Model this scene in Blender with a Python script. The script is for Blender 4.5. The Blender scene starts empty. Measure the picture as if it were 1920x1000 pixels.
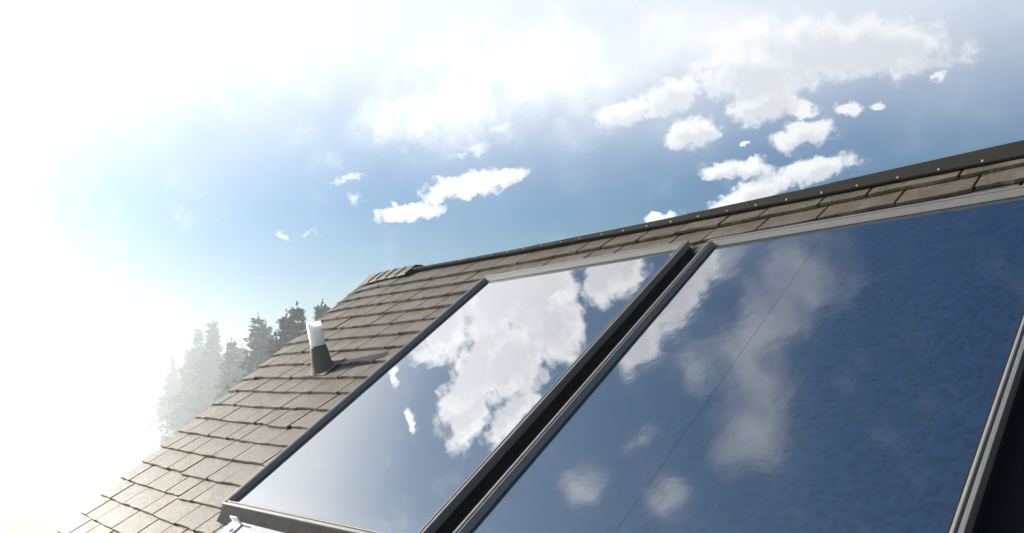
import bpy, bmesh, math, random
from mathutils import Vector, Matrix
R_ = math.radians
sc = bpy.context.scene
col = sc.collection
rnd = random.Random(7)

# ------------------------------------------------------------------ camera
CAM = Vector((0.0, 0.0, 5.0))
cr = Vector((0.672844, 0.738832, -0.037525))
cu = Vector((0.123251, -0.061938, 0.990441))
cf = Vector((-0.729445, 0.671037, 0.132737))
cd = bpy.data.cameras.new('camera')
cam = bpy.data.objects.new('camera', cd); col.objects.link(cam)
m = Matrix((cr, cu, -cf)).transposed().to_4x4(); m.translation = CAM
cam.matrix_world = m
cd.sensor_width = 36.0; cd.lens = 36.0 * 1521.0 / 1920.0
cd.clip_start = 0.05; cd.clip_end = 20000
sc.camera = cam

# ------------------------------------------------------------------ light
SUN_AZ, SUN_EL = -106.0, 22.0          # azimuth from +Y towards +X
SUN = Vector((math.cos(R_(SUN_EL)) * math.sin(R_(SUN_AZ)), math.cos(R_(SUN_EL)) * math.cos(R_(SUN_AZ)), math.sin(R_(SUN_EL))))
sd = bpy.data.lights.new('sun', 'SUN'); sd.energy = 5.0; sd.angle = R_(0.5); sd.color = (1.0, 0.92, 0.80)
sun = bpy.data.objects.new('sun', sd); col.objects.link(sun)
sun.rotation_euler = SUN.to_track_quat('Z', 'Y').to_euler()
sun.location = (0, 0, 60)

sc.view_settings.view_transform = 'Standard'; sc.view_settings.look = 'None'
sc.view_settings.exposure = 1.0; sc.view_settings.gamma = 1.0
sc.view_settings.use_curve_mapping = False
sc.render.engine = 'CYCLES'
sc.cycles.use_denoising = True
sc.cycles.volume_bounces = 1
sc.cycles.max_bounces = 6

# ------------------------------------------------------------------ world: sky and clouds
SKY_K = 0.051      # sky strength; cloud radiances below are given in scene units
w = bpy.data.worlds.new('World'); sc.world = w; w.use_nodes = True
nt = w.node_tree; nt.nodes.clear()
w.cycles.sampling_method = 'MANUAL'; w.cycles.sample_map_resolution = 256

class G:
    """small helper to write node graphs as expressions"""
    def __init__(s, tree): s.t = tree
    def n(s, typ, **kw):
        nd = s.t.nodes.new(typ)
        for k, v in kw.items(): setattr(nd, k, v)
        return nd
    def put(s, sock, v):
        if isinstance(v, bpy.types.NodeSocket): s.t.links.new(v, sock)
        else: sock.default_value = v
    def m(s, op, a, b=None, c=None, clamp=False):
        nd = s.n('ShaderNodeMath', operation=op, use_clamp=clamp); s.put(nd.inputs[0], a)
        if b is not None: s.put(nd.inputs[1], b)
        if c is not None: s.put(nd.inputs[2], c)
        return nd.outputs[0]
    def v(s, op, a, b=None, scale=None):
        nd = s.n('ShaderNodeVectorMath', operation=op); s.put(nd.inputs[0], a)
        if b is not None: s.put(nd.inputs[1], b)
        if scale is not None: s.put(nd.inputs['Scale'], scale)
        return nd.outputs['Value'] if op in ('DOT_PRODUCT', 'LENGTH', 'DISTANCE') else nd.outputs[0]
    def ramp(s, x, a, b, c=0.0, d=1.0, kind='SMOOTHSTEP'):
        nd = s.n('ShaderNodeMapRange', interpolation_type=kind); nd.clamp = True
        for i, q in enumerate((x, a, b, c, d)): s.put(nd.inputs[i], q)
        return nd.outputs[0]
    def mix(s, f, a, b, blend='MIX'):
        nd = s.n('ShaderNodeMix', data_type='RGBA', blend_type=blend); s.put(nd.inputs[0], f)
        s.put(nd.inputs[6], a); s.put(nd.inputs[7], b); return nd.outputs[2]
    def noise(s, vec, scale, detail=4.0, rough=0.5, lac=2.0, dist=0.0, out=0):
        nd = s.n('ShaderNodeTexNoise'); s.put(nd.inputs['Vector'], vec); nd.inputs['Scale'].default_value = scale
        nd.inputs['Detail'].default_value = detail; nd.inputs['Roughness'].default_value = rough
        nd.inputs['Lacunarity'].default_value = lac; nd.inputs['Distortion'].default_value = dist
        return nd.outputs[out]

# each cloud puff: azimuth, elevation, half width, half height, roll (degrees)
CUMULUS = [(-50.3, 13.5, 3.3, 0.85, 10.5), (-48.0, 13.85, 1.4, 0.5, 18), (-54.5, 11.65, 2.15, 0.62, 7.3),
 (-39.04, 17.81, 1.97, 0.73, 13.3), (-35.58, 18.61, 2.15, 1.15, 16.3), (-34.15, 16.07, 1.81, 1.01, 9.4), (-26.85, 15.01, 2.07, 0.77, 4.9),
 (-27.1, 15.6, 0.73, 0.48, -8), (-32.26, 13.46, 1.67, 0.65, -0.7), (-30.48, 13.32, 1.51, 0.64, -6.3), (-29.87, 11.96, 1.56, 0.93, 9.7),
 (-26.53, 12.72, 2.83, 0.77, 7.8), (-31.17, 11.19, 2.19, 0.58, 9.1), (-36.67, 10.58, 1.23, 0.37, 6), (-24.16, 20.26, 6.63, 1.84, -12.8),
 (-29.45, 19.4, 3.89, 1.79, -8.3), (-29.26, 17.36, 2.17, 0.99, 11), (-21.51, 20.27, 4.06, 1.14, -20), (-26.86, 16.78, 1.17, 0.45, -3.2),
 (-23.87, 16.27, 0.88, 0.44, -9.3), (-21.98, 16.2, 0.48, 0.24, 6.5),
 (-30.58, 15.12, 0.34, 0.18, -6.7), (-18.35, 17.45, 0.37, 0.19, -0.7),

 # the higher clouds, which the glass shows
 (-71.47, 33.42, 2.61, 2.06, 19.6), (-66.78, 36.1, 4.51, 2.63, 7), (-65.2, 38.42, 3.76, 2.25, 1.2), (-67.08, 40.47, 2.25, 2.23, 2.4),
 (-73.45, 37.05, 4.47, 1.68, 6.1), (-71.85, 38.94, 2.99, 2.23, 15.4), (-77.63, 37.65, 2.19, 1.03, 8.8), (-75.78, 40.26, 2.58, 0.95, 18),
 (-60.28, 41.86, 2.24, 1.48, -2), (-58.57, 42.8, 1.85, 1.11, -3.3), (-56.95, 46.86, 1.08, 4.05, 86), (-64.04, 46.02, 2.22, 1.45, 0.4),
 (-54.45, 44.53, 0.73, 0.51, 3.7), (-79.38, 33.87, 0.29, 0.8, 50), (-76.29, 31.53, 0.29, 0.96, 48)]
VEIL = [(-40.61, 20.59, 2.19, 1.78, -34), (-47.79, 17.28, 1.71, 0.4, 5.9), (-53.21, 17.28, 1.48, 0.51, 4.5), (-58.22, 12.4, 0.36, 0.52, -20), (-63.32, 9.96, 0.45, 0.25, 0.6), (-61.71, 10.12, 0.57, 0.22, 0.3), (-51.14, 15.6, 0.52, 0.22, -1.1), (-49.58, 16.01, 0.89, 0.33, 10.3), (-58.95, 13.86, 1.31, 0.25, 12.7), (-44.09, 21.16, 7.23, 3.96, -8), (-50.06, 18.87, 8.78, 2.55, 6.6), (-33.61, 22.36, 7.35, 2.41, -7.5),
 (-48.36, 51.5, 3.2, 3.4, -12), (-56.29, 52.3, 2.6, 4.4, 80), (-61.5, 54.2, 2.2, 2.6, 40), (-67.08, 55.3, 2.8, 2.4, 22), (-79.4, 46.34, 1.5, 1.2, 12),
 (-76.93, 52.01, 1.2, 1.1, 11), (-63.5, 50.2, 1.6, 1.6, 59), (-73.0, 49.0, 1.4, 0.5, 30), (-52.0, 47.8, 1.8, 1.0, 10)]

def field_group(name, blobs, grow):
    g = bpy.data.node_groups.new(name, 'ShaderNodeTree')
    g.interface.new_socket('Vector', in_out='INPUT', socket_type='NodeSocketVector')
    g.interface.new_socket('Field', in_out='OUTPUT', socket_type='NodeSocketFloat')
    q = G(g); gi = q.n('NodeGroupInput'); go = q.n('NodeGroupOutput'); acc = None
    for az, el, hw, hh, roll in blobs:
        a, e = R_(az), R_(el)
        c = Vector((math.cos(e) * math.sin(a), math.cos(e) * math.cos(a), math.sin(e)))
        east = Vector((math.cos(a), -math.sin(a), 0)); up = east.cross(c); r = R_(roll)
        ax = east * math.cos(r) + up * math.sin(r); ay = -east * math.sin(r) + up * math.cos(r); az_ = ax.cross(ay)
        mp = q.n('ShaderNodeMapping', vector_type='TEXTURE'); q.put(mp.inputs['Vector'], gi.outputs[0])
        mp.inputs['Location'].default_value = c
        mp.inputs['Rotation'].default_value = Matrix((ax, ay, az_)).transposed().to_euler()
        mp.inputs['Scale'].default_value = (R_(hw) * grow, R_(hh) * grow, 0.8)
        gr = q.n('ShaderNodeTexGradient', gradient_type='SPHERICAL'); q.put(gr.inputs[0], mp.outputs[0])
        acc = gr.outputs['Fac'] if acc is None else q.m('MAXIMUM', acc, gr.outputs['Fac'])
    q.put(go.inputs[0], acc)
    return g

g = G(nt)
D = g.v('NORMALIZE', g.n('ShaderNodeTexCoord').outputs['Generated'])
sky = g.n('ShaderNodeTexSky', sky_type='NISHITA'); sky.sun_disc = False
sky.sun_elevation = R_(SUN_EL); sky.sun_rotation = R_(SUN_AZ)
sky.altitude = 1200; sky.air_density = 1.5; sky.dust_density = 0.3; sky.ozone_density = 4.0
sep = g.n('ShaderNodeSeparateXYZ'); g.put(sep.inputs[0], D)
sunang = g.m('ARCCOSINE', g.v('DOT_PRODUCT', D, tuple(SUN)))       # radians from the sun
def group(grp, vec):
    nd = g.n('ShaderNodeGroup'); nd.node_tree = grp; g.put(nd.inputs[0], vec); return nd.outputs[0]
def centred(x): return g.m('SUBTRACT', x, 0.5)
FC = field_group('cumulus_field', CUMULUS, 1.38); FV = field_group('veil_field', VEIL, 1.5)
wob = g.v('SCALE', g.v('SUBTRACT', g.noise(D, 38, 6, 0.65, out=1), (0.5, 0.5, 0.5)), scale=0.034)
Dw = g.v('ADD', D, wob)
FB = field_group('cumulus_bulk', [b for b in CUMULUS if b[2] > 1.4 or b[3] > 1.4], 1.38)
def cumulus(shift):
    v = g.v('ADD', Dw, shift) if shift else Dw
    vn = g.v('ADD', D, shift) if shift else D
    f = group(FB if shift else FC, v)
    bil = g.noise(vn, 46, 9, 0.68)
    return g.m('ADD', g.m('MULTIPLY', f, 1.25), g.m('MULTIPLY', centred(bil), 1.75)), f
c0, f0 = cumulus(None)
shift = Vector((SUN.x * 0.4, SUN.y * 0.4, 1.0)).normalized() * 0.011
c1, f1 = cumulus(tuple(shift))
cden = g.m('MULTIPLY', g.ramp(c0, 0.08, 0.62), g.ramp(f0, 0.0, 0.2))
cshade = g.ramp(g.m('ADD', c1, g.m('MULTIPLY', centred(g.noise(D, 60, 5, 0.6)), 0.5)), 0.2, 0.95)
vf = group(FV, g.v('ADD', D, g.v('SCALE', wob, scale=1.4)))
vden = g.m('MULTIPLY', g.ramp(g.m('ADD', vf, g.m('MULTIPLY', centred(g.noise(D, 20, 8, 0.66)), 1.9)), 0.05, 1.1), 0.46)
# thin high sheet of cloud: a band above the low clear sky, thickest on the sun's side
el = g.m('MULTIPLY', g.m('ARCSINE', sep.outputs[2]), 57.29578)
sheet = g.m('MULTIPLY', g.ramp(g.m('ADD', el, g.m('MULTIPLY', centred(g.noise(D, 5, 5, 0.55)), 6.0)), 10.0, 23.5), g.ramp(el, 27.0, 36.0, 1.0, 0.0))
near = g.m('EXPONENT', g.m('MULTIPLY', g.m('POWER', g.m('DIVIDE', sunang, R_(42.0)), 2.0), -1.0))
sheet = g.m('MULTIPLY', sheet, g.ramp(sunang, R_(100), R_(40), 0.78, 0.96))
ring = g.m('EXPONENT', g.m('MULTIPLY', g.m('POWER', g.m('DIVIDE', sunang, R_(33.0)), 2.0), -1.0))   # whitish air round the sun
glow = g.m('ADD', 1.0, g.m('MULTIPLY', near, 2.4))                   # clouds scatter forwards: brighter near the sun
lit = g.n('ShaderNodeVectorMath', operation='SCALE'); lit.inputs[0].default_value = (0.50 / SKY_K, 0.497 / SKY_K, 0.492 / SKY_K); g.put(lit.inputs['Scale'], glow)
shd = g.n('ShaderNodeVectorMath', operation='SCALE'); shd.inputs[0].default_value = (0.33 / SKY_K, 0.338 / SKY_K, 0.362 / SKY_K); g.put(shd.inputs['Scale'], glow)
hazec = g.n('ShaderNodeVectorMath', operation='SCALE'); hazec.inputs[0].default_value = (0.445 / SKY_K, 0.475 / SKY_K, 0.52 / SKY_K); g.put(hazec.inputs['Scale'], g.m('ADD', 1.0, g.m('MULTIPLY', near, 0.3)))
ccol = g.mix(g.m('MULTIPLY', cshade, 0.75), lit.outputs[0], shd.outputs[0])
hs = g.n('ShaderNodeHueSaturation'); hs.inputs['Hue'].default_value = 0.508; hs.inputs['Saturation'].default_value = 1.6; hs.inputs['Value'].default_value = 0.70; g.put(hs.inputs['Color'], sky.outputs[0])
base = hs.outputs[0]
wide = g.m('EXPONENT', g.m('MULTIPLY', g.m('POWER', g.m('DIVIDE', sunang, R_(55.0)), 2.0), -1.0))
base = g.mix(g.m('MULTIPLY', wide, 0.36), base, (0.17 / SKY_K, 0.31 / SKY_K, 0.50 / SKY_K, 1))
base = g.mix(g.m('MULTIPLY', ring, 0.75), base, (0.31 / SKY_K, 0.44 / SKY_K, 0.60 / SKY_K, 1))
base = g.mix(sheet, base, hazec.outputs[0])
base = g.mix(vden, base, lit.outputs[0])
base = g.mix(g.m('MULTIPLY', cden, g.m('SUBTRACT', 0.97, g.m('MULTIPLY', sheet, 0.35))), base, ccol)
bg = g.n('ShaderNodeBackground'); g.put(bg.inputs[0], base); bg.inputs[1].default_value = SKY_K
wo = g.n('ShaderNodeOutputWorld'); nt.links.new(bg.outputs[0], wo.inputs[0])

# ------------------------------------------------------------------ helpers
def tag(o, label=None, cat=None, grp=None, kind=None):
    if label: o['label'] = label
    if cat: o['category'] = cat
    if grp: o['group'] = grp
    if kind: o['kind'] = kind
    return o
def link(name, me, mat=None, parent=None):
    o = bpy.data.objects.new(name, me); col.objects.link(o)
    if mat is not None and me is not None and not me.materials: me.materials.append(mat)
    if parent is not None:
        o.parent = parent; o.matrix_parent_inverse = parent.matrix_world.inverted()
    return o
def empty(name, loc):
    o = bpy.data.objects.new(name, None); col.objects.link(o); o.location = loc; o.empty_display_size = 0.2
    bpy.context.view_layer.update(); return o
def pydata(name, v, f, smooth=False):
    me = bpy.data.meshes.new(name); me.from_pydata([tuple(x) for x in v], [], f); me.update()
    if smooth:
        for p in me.polygons: p.use_smooth = True
    return me
def tidy(me):
    bm = bmesh.new(); bm.from_mesh(me); bmesh.ops.recalc_face_normals(bm, faces=bm.faces[:]); bm.to_mesh(me); bm.free(); return me
def material(name):
    mt = bpy.data.materials.new(name); mt.use_nodes = True
    t = mt.node_tree; q = G(t); p = t.nodes['Principled BSDF']
    return mt, q, p
def P(p, name, v): p.inputs[name].default_value = v

# roof frame: s runs along the ridge, t up the slope, h off the roof
PITCH = R_(34.837)
U = Vector((0, math.cos(PITCH), math.sin(PITCH))); N = Vector((0, -math.sin(PITCH), math.cos(PITCH))); X = Vector((1, 0, 0))
ROOF = -0.066                       # shingle tops, seen from the plane of the collector frames
def W(s, t, h=0.0): return CAM + X * s + U * t + N * (h - 1.2)
FRAME = Matrix((X, U, N)).transposed()
def toff(s): return 0.0125 * (s + 2.85) ** 2 if s < 0.5 else 0.14       # courses sag a little between the gables
def rake(t): return -5.39 + (3.24 - t) * 0.165

# ------------------------------------------------------------------ materials
def mat_shingle():
    mt, q, p = material('asphalt_shingle')
    tc = q.n('ShaderNodeTexCoord').outputs['Object']
    geo = q.n('ShaderNodeNewGeometry'); oi = q.n('ShaderNodeObjectInfo')
    pos = geo.outputs['Position']
    rv = q.m('FRACT', q.m('ADD', oi.outputs['Random'], geo.outputs['Random Per Island']))
    c = q.mix(q.ramp(q.noise(pos, 9, 5, 0.6), 0.3, 0.7), (0.122, 0.096, 0.064, 1), (0.24, 0.194, 0.131, 1))
    c = q.mix(q.ramp(rv, 0.0, 1.0, 0.0, 0.75, 'LINEAR'), c, (0.101, 0.083, 0.059, 1))
    c = q.mix(q.m('MULTIPLY', q.ramp(rv, 0.86, 0.95), 0.25), c, (0.22, 0.13, 0.085, 1))
    gr = q.noise(pos, 300, 2, 0.7)
    c = q.mix(q.ramp(q.noise(pos, 45, 6, 0.8), 0.40, 0.62, 0.0, 0.6), c, (0.060, 0.052, 0.042, 1))       # weathering blotches
    c = q.mix(q.ramp(q.noise(pos, 135, 2, 0.8), 0.46, 0.62, 0.0, 0.6), c, (0.045, 0.040, 0.034, 1))      # dark granules
    c = q.mix(q.ramp(q.noise(pos, 120, 2, 0.7, dist=0.3), 0.60, 0.70, 0.0, 0.55), c, (0.40, 0.36, 0.30, 1))  # pale granules
    c = q.mix(q.ramp(q.noise(pos, 2.7, 5, 0.65), 0.52, 0.72, 0.0, 0.5), c, (0.17, 0.162, 0.14, 1))      # grey lichen film
    q.put(p.inputs['Base Color'], c); q.put(p.inputs['Roughness'], q.ramp(gr, 0.3, 0.7, 0.52, 0.40)); P(p, 'Specular IOR Level', 0.28)
    b = q.n('ShaderNodeBump'); b.inputs['Strength'].default_value = 0.8; b.inputs['Distance'].default_value = 0.003
    q.put(b.inputs['Height'], q.m('ADD', gr, q.m('MULTIPLY', q.noise(pos, 40, 4, 0.6), 1.6))); q.put(p.inputs['Normal'], b.outputs[0])
    return mt
def mat_plain(name, colr, rough, metal=0.0, spec=0.5, vary=0.15, scale=30, bump=0.0):
    mt, q, p = material(name)
    pos = q.n('ShaderNodeNewGeometry').outputs['Position']
    f = q.noise(pos, scale, 5, 0.6)
    dark = tuple(x * (1 - vary) for x in colr) + (1,); lite = tuple(min(1, x * (1 + vary)) for x in colr) + (1,)
    q.put(p.inputs['Base Color'], q.mix(f, dark, lite)); q.put(p.inputs['Roughness'], q.ramp(f, 0.3, 0.7, rough * 0.85, min(1, rough * 1.15)))
    P(p, 'Metallic', metal); P(p, 'Specular IOR Level', spec)
    if bump:
        b = q.n('ShaderNodeBump'); b.inputs['Strength'].default_value = bump; b.inputs['Distance'].default_value = 0.003
        q.put(b.inputs['Height'], f); q.put(p.inputs['Normal'], b.outputs[0])
    return mt
def mat_glass(name, ripple, ior, rough, dimple):
    mt, q, p = material(name)
    tc = q.n('ShaderNodeTexCoord').outputs['Object']
    # absorber under the glass: dark selective coating, with the sheen of glass dimples painted in
    vo = q.n('ShaderNodeTexVoronoi', feature='SMOOTH_F1'); q.put(vo.inputs['Vector'], tc); vo.inputs['Scale'].default_value = 46; vo.inputs['Randomness'].default_value = 0.45
    dm = q.ramp(vo.outputs['Distance'], 0.15, 0.6)
    c = q.mix(q.m('MULTIPLY', dm, dimple), (0.0015, 0.0045, 0.014, 1), (0.0065, 0.019, 0.048, 1))
    # a thin film of dust, thicker towards the bottom rail, with run marks down the slope
    sp = q.n('ShaderNodeSeparateXYZ'); q.put(sp.inputs[0], tc)
    st = q.n('ShaderNodeMapping'); q.put(st.inputs[0], tc); st.inputs['Scale'].default_value = (14.0, 0.8, 1.0)
    run = q.ramp(q.noise(st.outputs[0], 1.0, 5, 0.65), 0.45, 0.8)
    low = q.ramp(sp.outputs[1], -0.86, -0.70, 1.0, 0.0)
    spot = q.ramp(q.noise(tc, 70, 3, 0.6), 0.70, 0.74)
    dust = q.m('ADD', q.m('MULTIPLY', run, 0.018), q.m('ADD', q.m('MULTIPLY', low, 0.05), q.m('MULTIPLY', spot, 0.05)))
    c = q.mix(dust, c, (0.50, 0.48, 0.45, 1)); q.put(p.inputs['Base Color'], c)
    P(p, 'IOR', ior); q.put(p.inputs['Roughness'], q.m('ADD', rough, q.m('MULTIPLY', run, 0.03)))
    P(p, 'Coat Weight', 1.0); P(p, 'Coat Roughness', rough * 0.8); P(p, 'Coat IOR', 1.5)
    bb = q.noise(tc, 4.5, 2, 0.5)
    b = q.n('ShaderNodeBump'); b.inputs['Strength'].default_value = 1.0; b.inputs['Distance'].default_value = ripple
    q.put(b.inputs['Height'], q.m('ADD', q.m('MULTIPLY', dm, 0.12 * dimple), q.m('MULTIPLY', bb, 6.0))); q.put(p.inputs['Normal'], b.outputs[0]); q.put(p.inputs['Coat Normal'], b.outputs[0])
    return mt
M = dict(shingle=mat_shingle(),
         under=mat_plain('roof_felt', (0.03, 0.028, 0.026), 0.9),
         alu=mat_plain('aluminium', (0.185, 0.18, 0.175), 0.45, 0.2, vary=0.08, scale=60),
         clad_shade=mat_plain('black_cladding_and_shade', (0.010, 0.011, 0.013), 0.75, 0.0, 0.12),  # dark cladding, its black also painting the shade on the collector sides
         flash_shade=mat_plain('black_flashing_and_shade', (0.009, 0.009, 0.010), 0.8, 0.0, 0.12),
         gasket=mat_plain('rubber_gasket', (0.015, 0.017, 0.02), 0.6),
         vent=mat_plain('dark_brown_metal', (0.022, 0.020, 0.016), 0.85, 0.0, 0.12, 0.3, 8),
         screw=mat_plain('screw_metal', (0.42, 0.41, 0.39), 0.5, 0.3),
         pvc=mat_plain('white_pipe', (0.85, 0.86, 0.87), 0.35, 0.0, 0.5, 0.04),
         boot=mat_plain('lead_boot', (0.11, 0.10, 0.085), 0.7, 0.0, 0.4, 0.2, 40, 0.3),
         zinc=mat_plain('zinc_sheet', (0.13, 0.155, 0.19), 0.55, 0.3, vary=0.1),
         wall=mat_plain('painted_siding', (0.55, 0.53, 0.48), 0.8),
         board=mat_plain('white_trim', (0.72, 0.71, 0.68), 0.6),
         glass1=mat_glass('collector_glass', 0.00008, 3.1, 0.02, 0.25), glass2=mat_glass('collector_glass_dimpled', 0.00014, 2.6, 0.055, 1.0),
         seam=mat_plain('seam_black', (0.03, 0.04, 0.06), 0.12, 0.0, 0.5))

pp = M['pvc'].node_tree.nodes['Principled BSDF']
pp.inputs['Subsurface Weight'].default_value = 0.7; pp.inputs['Subsurface Radius'].default_value = (1, 1, 1); pp.inputs['Subsurface Scale'].default_value = 0.05

M['seam'].node_tree.nodes['Principled BSDF'].inputs['IOR'].default_value = 2.3

# ------------------------------------------------------------------ ground
def gz(x, y):
    d = math.hypot(x, y)
    a = max(0.0, min(1.0, (d - 14) / 95)); a = a * a * (3 - 2 * a)
    b = max(0.0, min(1.0, (d - 190) / 150)); b = b * b * (3 - 2 * b)
    azd = math.degrees(math.atan2(x, y)); c_ = max(0.0, min(1.0, (azd + 77) / 7)) * max(0.0, min(1.0, (-20 - azd) / 20)); c_ = c_ * c_ * (3 - 2 * c_)
    return (-38.0 + 27.0 * c_) * a + (31.0 - 22.0 * c_) * b + 0.7 * math.sin(x * 0.021 + 1) * math.cos(y * 0.026) * a
vs, fs = [(0, 0, 0)], []
rings = [3, 8, 14, 20, 28, 38, 48, 58, 68, 80, 95, 110, 130, 150, 175, 210, 260, 330, 430, 600, 850, 1250]; NA = 180
for r in rings:
    for k in range(NA):
        x, y = r * math.cos(2 * math.pi * k / NA), r * math.sin(2 * math.pi * k / NA); vs.append((x, y, gz(x, y)))
for k in range(NA): fs.append((0, 1 + k, 1 + (k + 1) % NA))
for i in range(len(rings) - 1):
    for k in range(NA):
        a, b = 1 + i * NA + k, 1 + i * NA + (k + 1) % NA; fs.append((a, a + NA, b + NA, b))
mt, q, p = material('meadow')
pos = q.n('ShaderNodeNewGeometry').outputs['Position']
c = q.mix(q.noise(pos, 0.06, 6, 0.6), (0.30, 0.31, 0.21, 1), (0.44, 0.43, 0.33, 1))
c = q.mix(q.ramp(q.noise(pos, 2.5, 5, 0.7), 0.3, 0.7), c, (0.36, 0.37, 0.26, 1)); q.put(p.inputs['Base Color'], c); P(p, 'Roughness', 0.9)
tag(link('ground', pydata('ground', vs, fs, True), mt), kind='structure')

# ------------------------------------------------------------------ house
house = empty('house', (0, -0.5, 0.0))
tag(house, 'shingled house roof with dark metal ridge vent, seen from on the roof', 'house')
T_EAVE, T_RIDGE, S_R = -2.55, 3.16, 3.2
UNDER = ROOF - 0.03
def quad_solid(pts, thick):
    n = (pts[1] - pts[0]).cross(pts[2] - pts[0]).normalized()
    v = pts + [x - n * thick for x in pts]
    f = [(0, 1, 2, 3), (7, 6, 5, 4)] + [(i, i + 4, (i + 1) % 4 + 4, (i + 1) % 4) for i in range(4)]
    return v, f
# front slope (a sheet that follows the sagging courses), then the back slope
v, f = [], []; ns = 24
for i in range(ns + 1):
    for t, edge in ((T_EAVE, 0), (T_RIDGE, 1)):
        s = rake(t) + 0.04 + (S_R - rake(t)) * i / ns
        for h in (UNDER, UNDER - 0.05): v.append(W(s, t + toff(s) * edge, h))
for i in range(ns):
    a = i * 4; b = a + 4
    f += [(a, b, b + 2, a + 2), (a + 1, a + 3, b + 3, b + 1), (a, a + 1, b + 1, b), (a + 2, b + 2, b + 3, a + 3)]
f += [(0, 2, 3, 1), (ns * 4, ns * 4 + 1, ns * 4 + 3, ns * 4 + 2)]
roof = link('roof', tidy(pydata('roof_deck', v, f)), M['under'], house)
def back(s, r, dz=0.0):     # r metres down the back slope from the ridge
    a = W(s, T_RIDGE + toff(s), UNDER); return a + Vector((0, math.cos(PITCH) * r, -math.sin(PITCH) * r + dz))
v, f = [], []
for i in range(ns + 1):
    s = rake(T_RIDGE) + 0.04 + (S_R - rake(T_RIDGE)) * i / ns
    v += [back(s, 0.02, 0.0), back(s, 5.7, 0.0), back(s, 0.02, -0.04), back(s, 5.7, -0.04)]
for i in range(ns):
    a = i * 4; b = a + 4
    f += [(a, a + 1, b + 1, b), (a + 2, b + 2, b + 3, a + 3), (a, b, b + 2, a + 2), (a + 1, a + 3, b + 3, b + 1)]
f += [(0, 2, 3, 1), (ns * 4, ns * 4 + 1, ns * 4 + 3, ns * 4 + 2)]
link('rear_roof_slope', tidy(pydata('rear_roof_slope', v, f)), M['shingle'], house)
# walls under the roof
ridge_p = W(0, T_RIDGE, UNDER); eave_p = W(0, T_EAVE, UNDER)
yr, zr, ye, ze = ridge_p.y, ridge_p.z, eave_p.y + 0.45, eave_p.z + 0.45 * math.tan(PITCH) - 0.12
yb = 2 * yr - ye; xl, xr = -4.55, 2.9
prof = [(ye, -0.3), (yb, -0.3), (yb, ze), (yr, zr - 0.2), (ye, ze)]
v = [Vector((xl, y, z)) for y, z in prof] + [Vector((xr, y, z)) for y, z in prof]
f = [(0, 1, 2, 3, 4), (9, 8, 7, 6, 5)] + [(i, (i + 1) % 5, (i + 1) % 5 + 5, i + 5) for i in range(5) if i != 2 and i != 3]
link('wall', tidy(pydata('wall', v, f)), M['wall'], house)
# barge board under the rake
pts = [W(rake(T_EAVE) + 0.05, T_EAVE, UNDER - 0.052), W(rake(T_RIDGE) + 0.05, T_RIDGE, UNDER - 0.052), W(rake(T_RIDGE) + 0.05, T_RIDGE, UNDER - 0.2), W(rake(T_EAVE) + 0.05, T_EAVE, UNDER - 0.2)]
v, f = quad_solid(pts, 0.03); link('barge_board', tidy(pydata('barge_board', v, f)), M['board'], house)

# shingles: a few cut shapes, each laid with its butt end proud of the course below
EXPO, BURY, GAP = 0.1345, 0.035, 0.012
def shingle_mesh(wd, seed):
    r = random.Random(seed); k = 4; v = []
    th = 0.011
    xs = [-wd / 2 + wd * i / k for i in range(k + 1)]
    jit = [r.uniform(-0.0035, 0.0035) for _ in xs]
    for i, x in enumerate(xs):
        sl = r.uniform(-0.0015, 0.0015) if i in (0, k) else 0
        wv = r.uniform(-0.0008, 0.0012)
        v += [(x + sl, jit[i], th + wv), (x + sl, jit[i], -0.002), (x, EXPO + BURY, -0.010), (x, EXPO + BURY, -0.016)]
    f = []
    for i in range(k):
        a = i * 4; b = a + 4
        f += [(a, b, b + 2, a + 2), (a + 1, a + 3, b + 3, b + 1), (a, a + 1, b + 1, b), (a + 2, b + 2, b + 3, a + 3)]
    f += [(0, 2, 3, 1), (k * 4, k * 4 + 1, k * 4 + 3, k * 4 + 2)]
    return v, f
WID = [0.17, 0.20, 0.235, 0.265, 0.30, 0.335]
shape = {}
for wd in WID:
    for sd_ in range(4):
        v, f = shingle_mesh(wd - GAP, int(wd * 1000) + sd_)
        me = tidy(pydata('shingle', v, f)); me.materials.append(M['shingle']); shape[(wd, sd_)] = (me, v, f)
edge_shape = {}
for wd in WID[:3]:          # the pieces along the gable are cut to the line of the edge
    v, f = shingle_mesh(wd - GAP, 7 + int(wd * 1000)); v = [(x - 0.165 * y * max(0.0, 0.5 - x / wd), y, z) for x, y, z in v]
    me = tidy(pydata('shingle', v, f)); me.materials.append(M['shingle']); edge_shape[wd] = (me, v, f)
sv, sf = [], []; n_obj = 0
t0 = 2.931
course = 0
t = t0
def curl(s):            # the courses droop slightly over the gable edge
    d = max(0.0, -4.75 - s); return -0.10 * d * d
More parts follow.
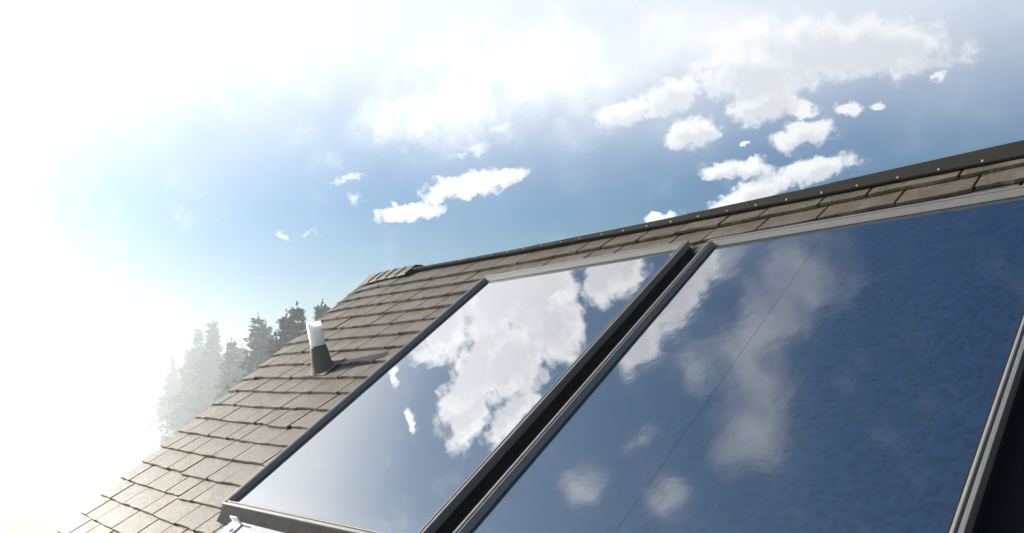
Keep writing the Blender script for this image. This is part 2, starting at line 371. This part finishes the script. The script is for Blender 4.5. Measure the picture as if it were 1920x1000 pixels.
while t > T_EAVE - 0.1:
    base_t = t
    s = rake(base_t) - 0.004 * rnd.random()
    first = True
    while s < S_R:
        wd = rnd.choice(WID) if not first else rnd.choice(WID[:3])
        lead, first = first, False
        sc_ = s + wd / 2
        tt = base_t + toff(sc_) + rnd.uniform(-0.003, 0.003)
        if rnd.random() < 0.06: tt -= rnd.uniform(0.004, 0.012)
        slope = math.atan(2 * 0.0125 * (sc_ + 2.85)) if sc_ < 0.5 else 0.0
        rot = Matrix.Rotation(slope + rnd.uniform(-0.006, 0.006), 3, 'Z')
        tilt = Matrix.Rotation(0.2 * min(0.0, sc_ + 4.75), 3, 'Y')
        mrot = FRAME @ tilt @ rot
        mw = mrot.to_4x4(); mw.translation = W(sc_, tt, ROOF - 0.011 + curl(sc_) + rnd.uniform(-0.001, 0.0015))
        me, v, f = edge_shape[wd] if lead else shape[(wd, rnd.randrange(4))]
        seen = (sc_ < -3.25 and tt > 0.45) or (tt > 2.5 and sc_ < -0.55)
        if seen and n_obj < 300:
            o = bpy.data.objects.new('shingle', me); col.objects.link(o); o.parent = roof
            o.matrix_parent_inverse = roof.matrix_world.inverted(); o.matrix_world = mw; n_obj += 1
        else:
            k = len(sv); sv += [mw @ Vector(x) for x in v]; sf += [tuple(a + k for a in q_) for q_ in f]
        s += wd
    t -= EXPO; course += 1
o = link('hidden_shingles', tidy(pydata('hidden_shingles', sv, sf)), M['shingle'], roof); tag(o, kind='stuff')
print('shingles', n_obj)

# ridge caps at the gable end
for i in range(5):
    s = rake(3.2) + 0.02 + i * 0.13; L = 0.22; a = []
    for ss, lift in ((s, 0.004), (s + L, 0.014)):
        tr = T_RIDGE + toff(ss)
        a += [W(ss, tr - 0.125, ROOF + 0.003 + lift + curl(ss)), W(ss, tr - 0.01, ROOF + 0.004 + lift + curl(ss)), back(ss, 0.03, 0.04 + lift), back(ss, 0.14, 0.04 + lift)]
    v = a + [x - Vector((0, 0, 0.008)) for x in a]
    f = [(0, 4, 5, 1), (1, 5, 6, 2), (2, 6, 7, 3), (8, 9, 13, 12), (9, 10, 14, 13), (10, 11, 15, 14), (0, 1, 9, 8), (1, 2, 10, 9), (2, 3, 11, 10), (4, 12, 13, 5), (5, 13, 14, 6), (6, 14, 15, 7), (0, 8, 12, 4), (3, 7, 15, 11)]
    link('ridge_cap_shingle', tidy(pydata('ridge_cap_shingle', v, f)), M['shingle'], house)

# ridge vent in overlapping lengths, with its screws
def vent_section(s):
    tb = 3.028 + 0.0066 * (s + 0.6) ** 2; tp = 3.104 + 0.013 * (s + 2.9) ** 2 if s < 0 else 3.21
    if s > -0.6: tb = 3.028
    k = tp - tb
    a = [W(s, tb, ROOF + 0.001), W(s, tb + 0.001, ROOF + 0.007), W(s, tb + 0.3 * k, ROOF + 0.009), W(s, tb + 0.6 * k, ROOF + 0.012),
         W(s, tb + 0.85 * k, ROOF + 0.014), W(s, tb + 0.95 * k, ROOF + 0.012), W(s, tp + 0.004, ROOF + 0.006)]
    top = a[-1]
    a += [top + Vector((0, math.cos(PITCH) * 0.14, -math.sin(PITCH) * 0.14)), top + Vector((0, math.cos(PITCH) * 0.14, -math.sin(PITCH) * 0.14 - 0.03))]
    return a
edges = [-4.765, -3.35, -2.27, -1.55, -0.1, 1.4, 3.2]
for i in range(len(edges) - 1):
    a, b = edges[i], edges[i + 1] + (0.02 if i < len(edges) - 2 else 0); n = 8; v, f = [], []
    for k in range(n + 1):
        s = a + (b - a) * k / n; sec = vent_section(s)
        up = N * (0.0022 * (1 - k / n) + rnd.uniform(-0.0006, 0.0006)); v += [x + up for x in sec]
    m_ = 9
    for k in range(n):
        for j in range(m_ - 1): q0 = k * m_ + j; f.append((q0, q0 + m_, q0 + m_ + 1, q0 + 1))
    f += [tuple(range(m_)), tuple(reversed(range(n * m_, n * m_ + m_)))]
    f += [(k * m_, k * m_ + m_ - 1, (k + 1) * m_ + m_ - 1, (k + 1) * m_) for k in range(n)]
    vent = link('ridge_vent', tidy(pydata('ridge_vent', v, f)), M['vent'], house)
    s = -4.517 + 0.1553 * max(0, math.ceil((edges[i] + 4.517) / 0.1553))
    while s < min(edges[i + 1], 0.2):
        bm = bmesh.new()
        bmesh.ops.create_cone(bm, cap_ends=True, segments=8, radius1=0.006, radius2=0.005, depth=0.004, matrix=Matrix.Translation((0, 0, 0)))
        bmesh.ops.create_uvsphere(bm, u_segments=8, v_segments=4, radius=0.0042, matrix=Matrix.Translation((0, 0, 0.002)))
        me = bpy.data.meshes.new('screw'); bm.to_mesh(me); bm.free()
        o = link('screw', me, M['screw'], vent); mw = FRAME.to_4x4(); mw.translation = W(s + rnd.uniform(-.006, .006), 3.028 + 0.0066 * (s + 0.6) ** 2 + 0.012 + rnd.uniform(-.002, .002), ROOF + 0.0095); o.matrix_world = mw
        s += 0.1553

# ------------------------------------------------------------------ solar collectors
def collector(s0, s1, t0_, t1_, name_label, glass, seam_at=None):
    root = empty('solar_collector', W((s0 + s1) / 2, t0_, ROOF)); tag(root, name_label, 'solar panel', 'solar collectors on the roof')
    cor = [(s0, t0_), (s1, t0_), (s1, t1_), (s0, t1_)]
    inward = [(1, 1), (-1, 1), (-1, -1), (1, -1)]
    def strip(name, prof, mat, sides=(0, 1, 2, 3), parent=root):
        for i in sides:
            j = (i + 1) % 4; v, f = [], []; n = len(prof)
            for (c, w_) in ((cor[i], inward[i]), (cor[j], inward[j])):
                for d, h in prof: v.append(W(c[0] + w_[0] * d, c[1] + w_[1] * d, h))
            for k in range(n): f.append((k, (k + 1) % n, (k + 1) % n + n, k + n))
            f += [tuple(reversed(range(n))), tuple(range(n, 2 * n))]
            link(name, tidy(pydata(name, v, f)), mat, parent)
    # extruded frame: outer ridge, groove, inner ridge, bevel down to the glass
    strip('frame_rail', [(0.0, -0.012), (0.0, -0.001), (0.001, 0.0), (0.0095, 0.0), (0.0105, -0.001), (0.011, -0.007), (0.0165, -0.007), (0.017, -0.0015), (0.0185, -0.0005), (0.0225, -0.001), (0.034, -0.0195), (0.034, -0.03), (0.002, -0.03)], M['alu'])
    strip('gasket', [(0.0345, -0.020), (0.0385, -0.0195), (0.0385, -0.03), (0.0345, -0.03)], M['gasket'])
    strip('side_panel', [(0.003, -0.0125), (0.003, -0.078), (0.014, -0.078), (0.014, -0.0125)], M['clad_shade'], (1, 2, 3))
    strip('bottom_panel', [(0.003, -0.0125), (-0.045, -0.064), (-0.040, -0.070), (0.014, -0.0125)], M['shaded_bottom'], (0,))
    d = 0.0387; hz = -0.0205
    pts = [(-1, -1), (1, -1), (1, 1), (-1, 1)]
    hw, hh = (s1 - s0) / 2 - d, (t1_ - t0_) / 2 - d
    v = [Vector((a * hw, b * hh, 0)) for a, b in pts] + [Vector((a * hw, b * hh, -0.006)) for a, b in pts]
    f = [(0, 1, 2, 3), (7, 6, 5, 4)] + [(i, i + 4, (i + 1) % 4 + 4, (i + 1) % 4) for i in range(4)]
    o = link('glass_pane', tidy(pydata('glass_pane', v, f)), glass, root)
    mw = FRAME.to_4x4(); mw.translation = W((s0 + s1) / 2, (t0_ + t1_) / 2, hz); o.matrix_world = mw
    if seam_at is not None:
        v, f = quad_solid([W(seam_at, t0_ + 0.045, hz + .0005), W(seam_at + 0.0006, t0_ + 0.045, hz + .0005), W(seam_at + 0.0006, t1_ - 0.045, hz + .0005), W(seam_at, t1_ - 0.045, hz + .0005)], 0.0015)
        link('seam_strip', tidy(pydata('seam_strip', v, f)), M['seam'], root)
    return root
M['shaded_bottom'] = mat_plain('shade_dark_bottom_panel', (0.016, 0.016, 0.017), 0.75, 0.0, 0.1)  # near-black base paints in the shade of the lower face
left = collector(-3.36, -2.012, 0.890, 2.678, 'solar collector beside the vent pipe, its glass reflecting bright white clouds', M['glass1'])
right = collector(-1.893, -0.589, 0.86, 2.648, 'nearer solar collector with dark blue rippled glass and a thin seam', M['glass2'], -1.37)

# black flashing between and beside the collectors; the black also paints in the shade there
def sheet(name, s0, s1, ta, tb, h, mat, parent, thick=0.003):
    v, f = quad_solid([W(s0, ta, h), W(s1, ta, h), W(s1, tb, h), W(s0, tb, h)], thick); return link(name, tidy(pydata(name, v, f)), mat, parent)
sheet('gap_flashing', -2.02, -1.885, 0.75, 2.585, ROOF + 0.016, M['flash_shade'], house)
sheet('side_shade_flashing', -0.60, -0.10, 0.3, 2.60, ROOF + 0.016, M['flash_shade'], house)
sheet('head_flashing', -3.375, -2.0, 2.66, 2.70, ROOF + 0.017, M['flash_shade'], house)
sheet('head_flashing', -1.91, -0.57, 2.63, 2.67, ROOF + 0.017, M['flash_shade'], house)
# black sheet painting the shadow at the upper left corner of the farther collector
sheet('corner_shade_sheet', -3.40, -3.352, 2.52, 2.70, ROOF + 0.019, M['flash_shade'], house)
# apron below the farther collector and its clip
sheet('apron_flashing', -3.25, -1.95, 0.66, 0.86, ROOF + 0.018, M['zinc'], house)
bm = bmesh.new()
for (x0, x1, y0, y1, z0, z1) in ((-0.03, 0.03, -0.02, 0.05, 0.0, 0.006), (-0.03, 0.03, 0.044, 0.05, 0.006, 0.04)):
    r_ = bmesh.ops.create_cube(bm, size=1.0); bmesh.ops.scale(bm, vec=(x1 - x0, y1 - y0, z1 - z0), verts=r_['verts']); bmesh.ops.translate(bm, vec=((x0 + x1) / 2, (y0 + y1) / 2, (z0 + z1) / 2), verts=r_['verts'])
bmesh.ops.create_cone(bm, cap_ends=True, segments=6, radius1=0.010, radius2=0.010, depth=0.008, matrix=Matrix.Translation((0, 0.01, 0.010)))
me = bpy.data.meshes.new('mounting_clip'); bm.to_mesh(me); bm.free()
o = link('mounting_clip', me, M['pvc'], left); mw = FRAME.to_4x4(); mw.translation = W(-3.17, 0.80, ROOF + 0.0185); o.matrix_world = mw

# ------------------------------------------------------------------ vent pipe
ps, pt = -4.147, 1.955
base = W(ps, pt, ROOF + 0.004)
axis = (Vector((0, 0, 1)) * 0.66 + N * 0.34).normalized()
pipe = empty('vent_pipe', base); tag(pipe, 'short white vent pipe in a flared brown boot on the shingles', 'vent pipe')
e1 = X - axis * X.dot(axis); e1.normalize(); e2 = axis.cross(e1)
def ring(c, r, n=32, ax=(None, None)):
    a, b = ax if ax[0] is not None else (e1, e2)
    return [c + a * (r * math.cos(2 * math.pi * k / n)) + b * (r * math.sin(2 * math.pi * k / n)) for k in range(n)]
def tube(name, rings_, mat, cap=False):
    n = len(rings_[0]); v = [x for r in rings_ for x in r]; f = []
    for i in range(len(rings_) - 1):
        for k in range(n): f.append((i * n + k, i * n + (k + 1) % n, (i + 1) * n + (k + 1) % n, (i + 1) * n + k))
    if cap: f += [tuple(range(n)), tuple(range((len(rings_) - 1) * n, len(rings_) * n))]
    me = tidy(pydata(name, v, f, True))
    return link(name, me, mat, pipe)
pr = 0.0425
tube('pipe', [ring(base + axis * 0.02, pr), ring(base + axis * 0.262, pr), ring(base + axis * 0.264, pr - 0.002), ring(base + axis * 0.262, pr - 0.005), ring(base + axis * 0.245, pr - 0.0055)], M['pvc'], True)
rr = (X, U)
tube('boot', [ring(base, 0.074, 32, rr), ring(base + N * 0.004, 0.070, 32, rr), ring(base + axis * 0.03, 0.059), ring(base + axis * 0.075, 0.0535), ring(base + axis * 0.118, 0.0475), ring(base + axis * 0.130, 0.0445), ring(base + axis * 0.128, 0.0428)], M['boot'])
sheet_me = quad_solid([W(ps - 0.12, pt - 0.07, ROOF + 0.004), W(ps + 0.12, pt - 0.07, ROOF + 0.004), W(ps + 0.12, pt + 0.10, ROOF + 0.002), W(ps - 0.12, pt + 0.10, ROOF + 0.002)], 0.003)
link('base_flange', tidy(pydata('base_flange', *sheet_me)), M['boot'], pipe)

# ------------------------------------------------------------------ conifers
mt, q, p = material('conifer_needles')
geo = q.n('ShaderNodeNewGeometry'); oi = q.n('ShaderNodeObjectInfo')
c = q.mix(geo.outputs['Random Per Island'], (0.020, 0.034, 0.018, 1), (0.050, 0.070, 0.034, 1)); c = q.mix(q.m('MULTIPLY', oi.outputs['Random'], 0.4), c, (0.045, 0.05, 0.03, 1))
q.put(p.inputs['Base Color'], c); P(p, 'Roughness', 0.7); P(p, 'Specular IOR Level', 0.25); M['needles'] = mt
M['bark'] = mat_plain('bark', (0.07, 0.05, 0.035), 0.9, vary=0.35, scale=6)
def conifer(seed, spread, density=1.0, gaps=0.12):
    """unit tree, 1 m tall"""
    r = random.Random(seed); v, f = [], []
    lv = int(44 * density)
    for i in range(lv):
        z = 0.10 + 0.88 * (i / lv) ** 0.85 + r.uniform(-0.008, 0.008); rel = 1 - (z - 0.10) / 0.9
        reach = spread * (rel ** 0.92) * r.uniform(0.5, 1.15) + 0.014
        nb = 11 if rel > 0.3 else 7
        a0 = r.uniform(0, 6.28)
        for b in range(nb):
            if r.random() < gaps: continue
            a = a0 + 6.283 * b / nb + r.uniform(-0.25, 0.25); L = reach * r.uniform(0.5, 1.25)
            droop = r.uniform(-0.02, 0.28) * L * (1.3 if rel > 0.4 else 0.4)
            dx, dy = math.cos(a), math.sin(a); steps = max(3, int(9 * L / spread) + 2)
            for k in range(steps):
                u = (k + 0.6) / steps; cx = dx * L * u; cy = dy * L * u; cz = z - droop * u * u + 0.03 * L * u
                sz = (0.034 * (1 - 0.5 * u) + 0.010) * (0.55 + rel * 0.8)
                for _ in range(3):
                    dv = Vector((dx + r.uniform(-0.9, 0.9), dy + r.uniform(-0.9, 0.9), r.uniform(-0.75, 0.35))).normalized()
                    sd2 = dv.cross(Vector((r.uniform(-1, 1), r.uniform(-1, 1), 1))).normalized()
                    o_ = Vector((cx, cy, cz)) + Vector((r.uniform(-1, 1), r.uniform(-1, 1), r.uniform(-1, 1))) * sz * 0.4
                    n0 = len(v); w_ = sz * 0.4
                    v += [o_ - sd2 * w_ * 0.5, o_ + dv * sz * 0.6 + sd2 * w_, o_ + dv * sz * 1.35, o_ + dv * sz * 0.5 - sd2 * w_]; f.append((n0, n0 + 1, n0 + 2, n0 + 3))
    for k in range(10):     # leader
        z = 0.955 + 0.045 * k / 10; a = r.uniform(0, 6.28); n0 = len(v)
        v += [Vector((0, 0, z)), Vector((0.008 * math.cos(a), 0.008 * math.sin(a), z + 0.004)), Vector((0.002, 0, z + 0.018))]; f.append((n0, n0 + 1, n0 + 2))
    crown = pydata('crown', v, f); crown.materials.append(M['needles'])
    tv, tf = [], []; n = 8
    for z, rad in ((0, 0.016), (0.3, 0.012), (0.7, 0.006), (0.98, 0.001)):
        tv += [(rad * math.cos(6.2832 * k / n), rad * math.sin(6.2832 * k / n), z) for k in range(n)]
    for i in range(3):
        for k in range(n): tf.append((i * n + k, i * n + (k + 1) % n, (i + 1) * n + (k + 1) % n, (i + 1) * n + k))
    trunk = pydata('trunk', tv, tf, True); trunk.materials.append(M['bark'])
    return crown, trunk
KIND = [conifer(1, 0.24), conifer(2, 0.175, 1.0, 0.06), conifer(3, 0.29, 0.95, 0.2), conifer(4, 0.205, 1.0, 0.15)]
# azimuth, elevation of the tip, distance, kind, label
TREES = [(-60.70, 5.62, 64, 1, 'conifer whose tip just clears the roof edge, nearest the ridge'),
 (-62.37, 5.45, 60, 1, 'tallest dark slender conifer rising directly behind the white vent pipe'),
 (-63.05, 4.92, 62, 3, 'slightly shorter slender conifer just left of the tallest dark one'),
 (-63.75, 3.35, 66, 0, 'low dark conifer at the roof edge, left of the slender pair'),
 (-64.92, 4.76, 92, 2, 'broad grey-green conifer with open ragged branches, standing alone left of the slender pair'),
 (-64.45, 4.15, 95, 0, 'shorter conifer overlapping the right side of the broad ragged one'),
 (-66.60, 3.15, 140, 1, 'small thin conifer tip between the broad ragged tree and the pale pair'),
 (-65.95, 2.75, 150, 3, 'low conifer immediately left of the broad ragged one'),
 (-67.78, 4.42, 205, 0, 'tall pale conifer, the larger of the pale fogged pair'),
 (-68.65, 3.95, 225, 2, 'narrower pale conifer, the smaller of the pale fogged pair')]
TREES += [(-66.9, 2.4, 190, 3, 'low faint conifer just right of the larger tree of the pale fogged pair'),
 (-67.3, 2.0, 215, 0, 'low faint conifer in front of the larger tree of the pale fogged pair'),
 (-68.2, 2.7, 235, 1, 'faint conifer filling the gap within the pale fogged pair'),
 (-69.3, 2.6, 255, 3, 'faint conifer just left of the pale fogged pair'),
 (-70.2, 2.2, 275, 2, 'faintest conifer, leftmost of the fogged treeline')]
for i, (az, el_, d, k, lab) in enumerate(TREES):
    x, y = d * math.sin(R_(az)), d * math.cos(R_(az)); z0 = gz(x, y) - 0.2; top = CAM.z + d * math.tan(R_(el_)); H = top - z0
    t_ = empty('conifer_tree', (x, y, z0)); t_.scale = (H * 0.95, H * 0.95, H); t_.rotation_euler = (0, 0, rnd.uniform(0, 6.28))
    tag(t_, lab, 'conifer', 'conifers beyond the roof edge')
    for nm, me in (('crown', KIND[k][0]), ('trunk', KIND[k][1])):
        o = bpy.data.objects.new(nm, me); col.objects.link(o); o.parent = t_

# ------------------------------------------------------------------ haze
x0, x1, y0, y1, z0, z1 = -1300, 1300, -1300, 1300, -42, 24
v = [(a, b, c_) for c_ in (z0, z1) for a, b in ((x0, y0), (x1, y0), (x1, y1), (x0, y1))]
f = [(3, 2, 1, 0), (4, 5, 6, 7), (0, 1, 5, 4), (1, 2, 6, 5), (2, 3, 7, 6), (3, 0, 4, 7)]
hm = bpy.data.materials.new('haze'); hm.use_nodes = True; t = hm.node_tree; t.nodes.clear()
pv = t.nodes.new('ShaderNodeVolumePrincipled'); ou = t.nodes.new('ShaderNodeOutputMaterial'); t.links.new(pv.outputs[0], ou.inputs['Volume'])
pv.inputs['Color'].default_value = (0.90, 0.95, 1.0, 1); pv.inputs['Density'].default_value = 0.0028; pv.inputs['Anisotropy'].default_value = 0.78
tag(link('haze', pydata('haze', v, f), hm), kind='stuff')
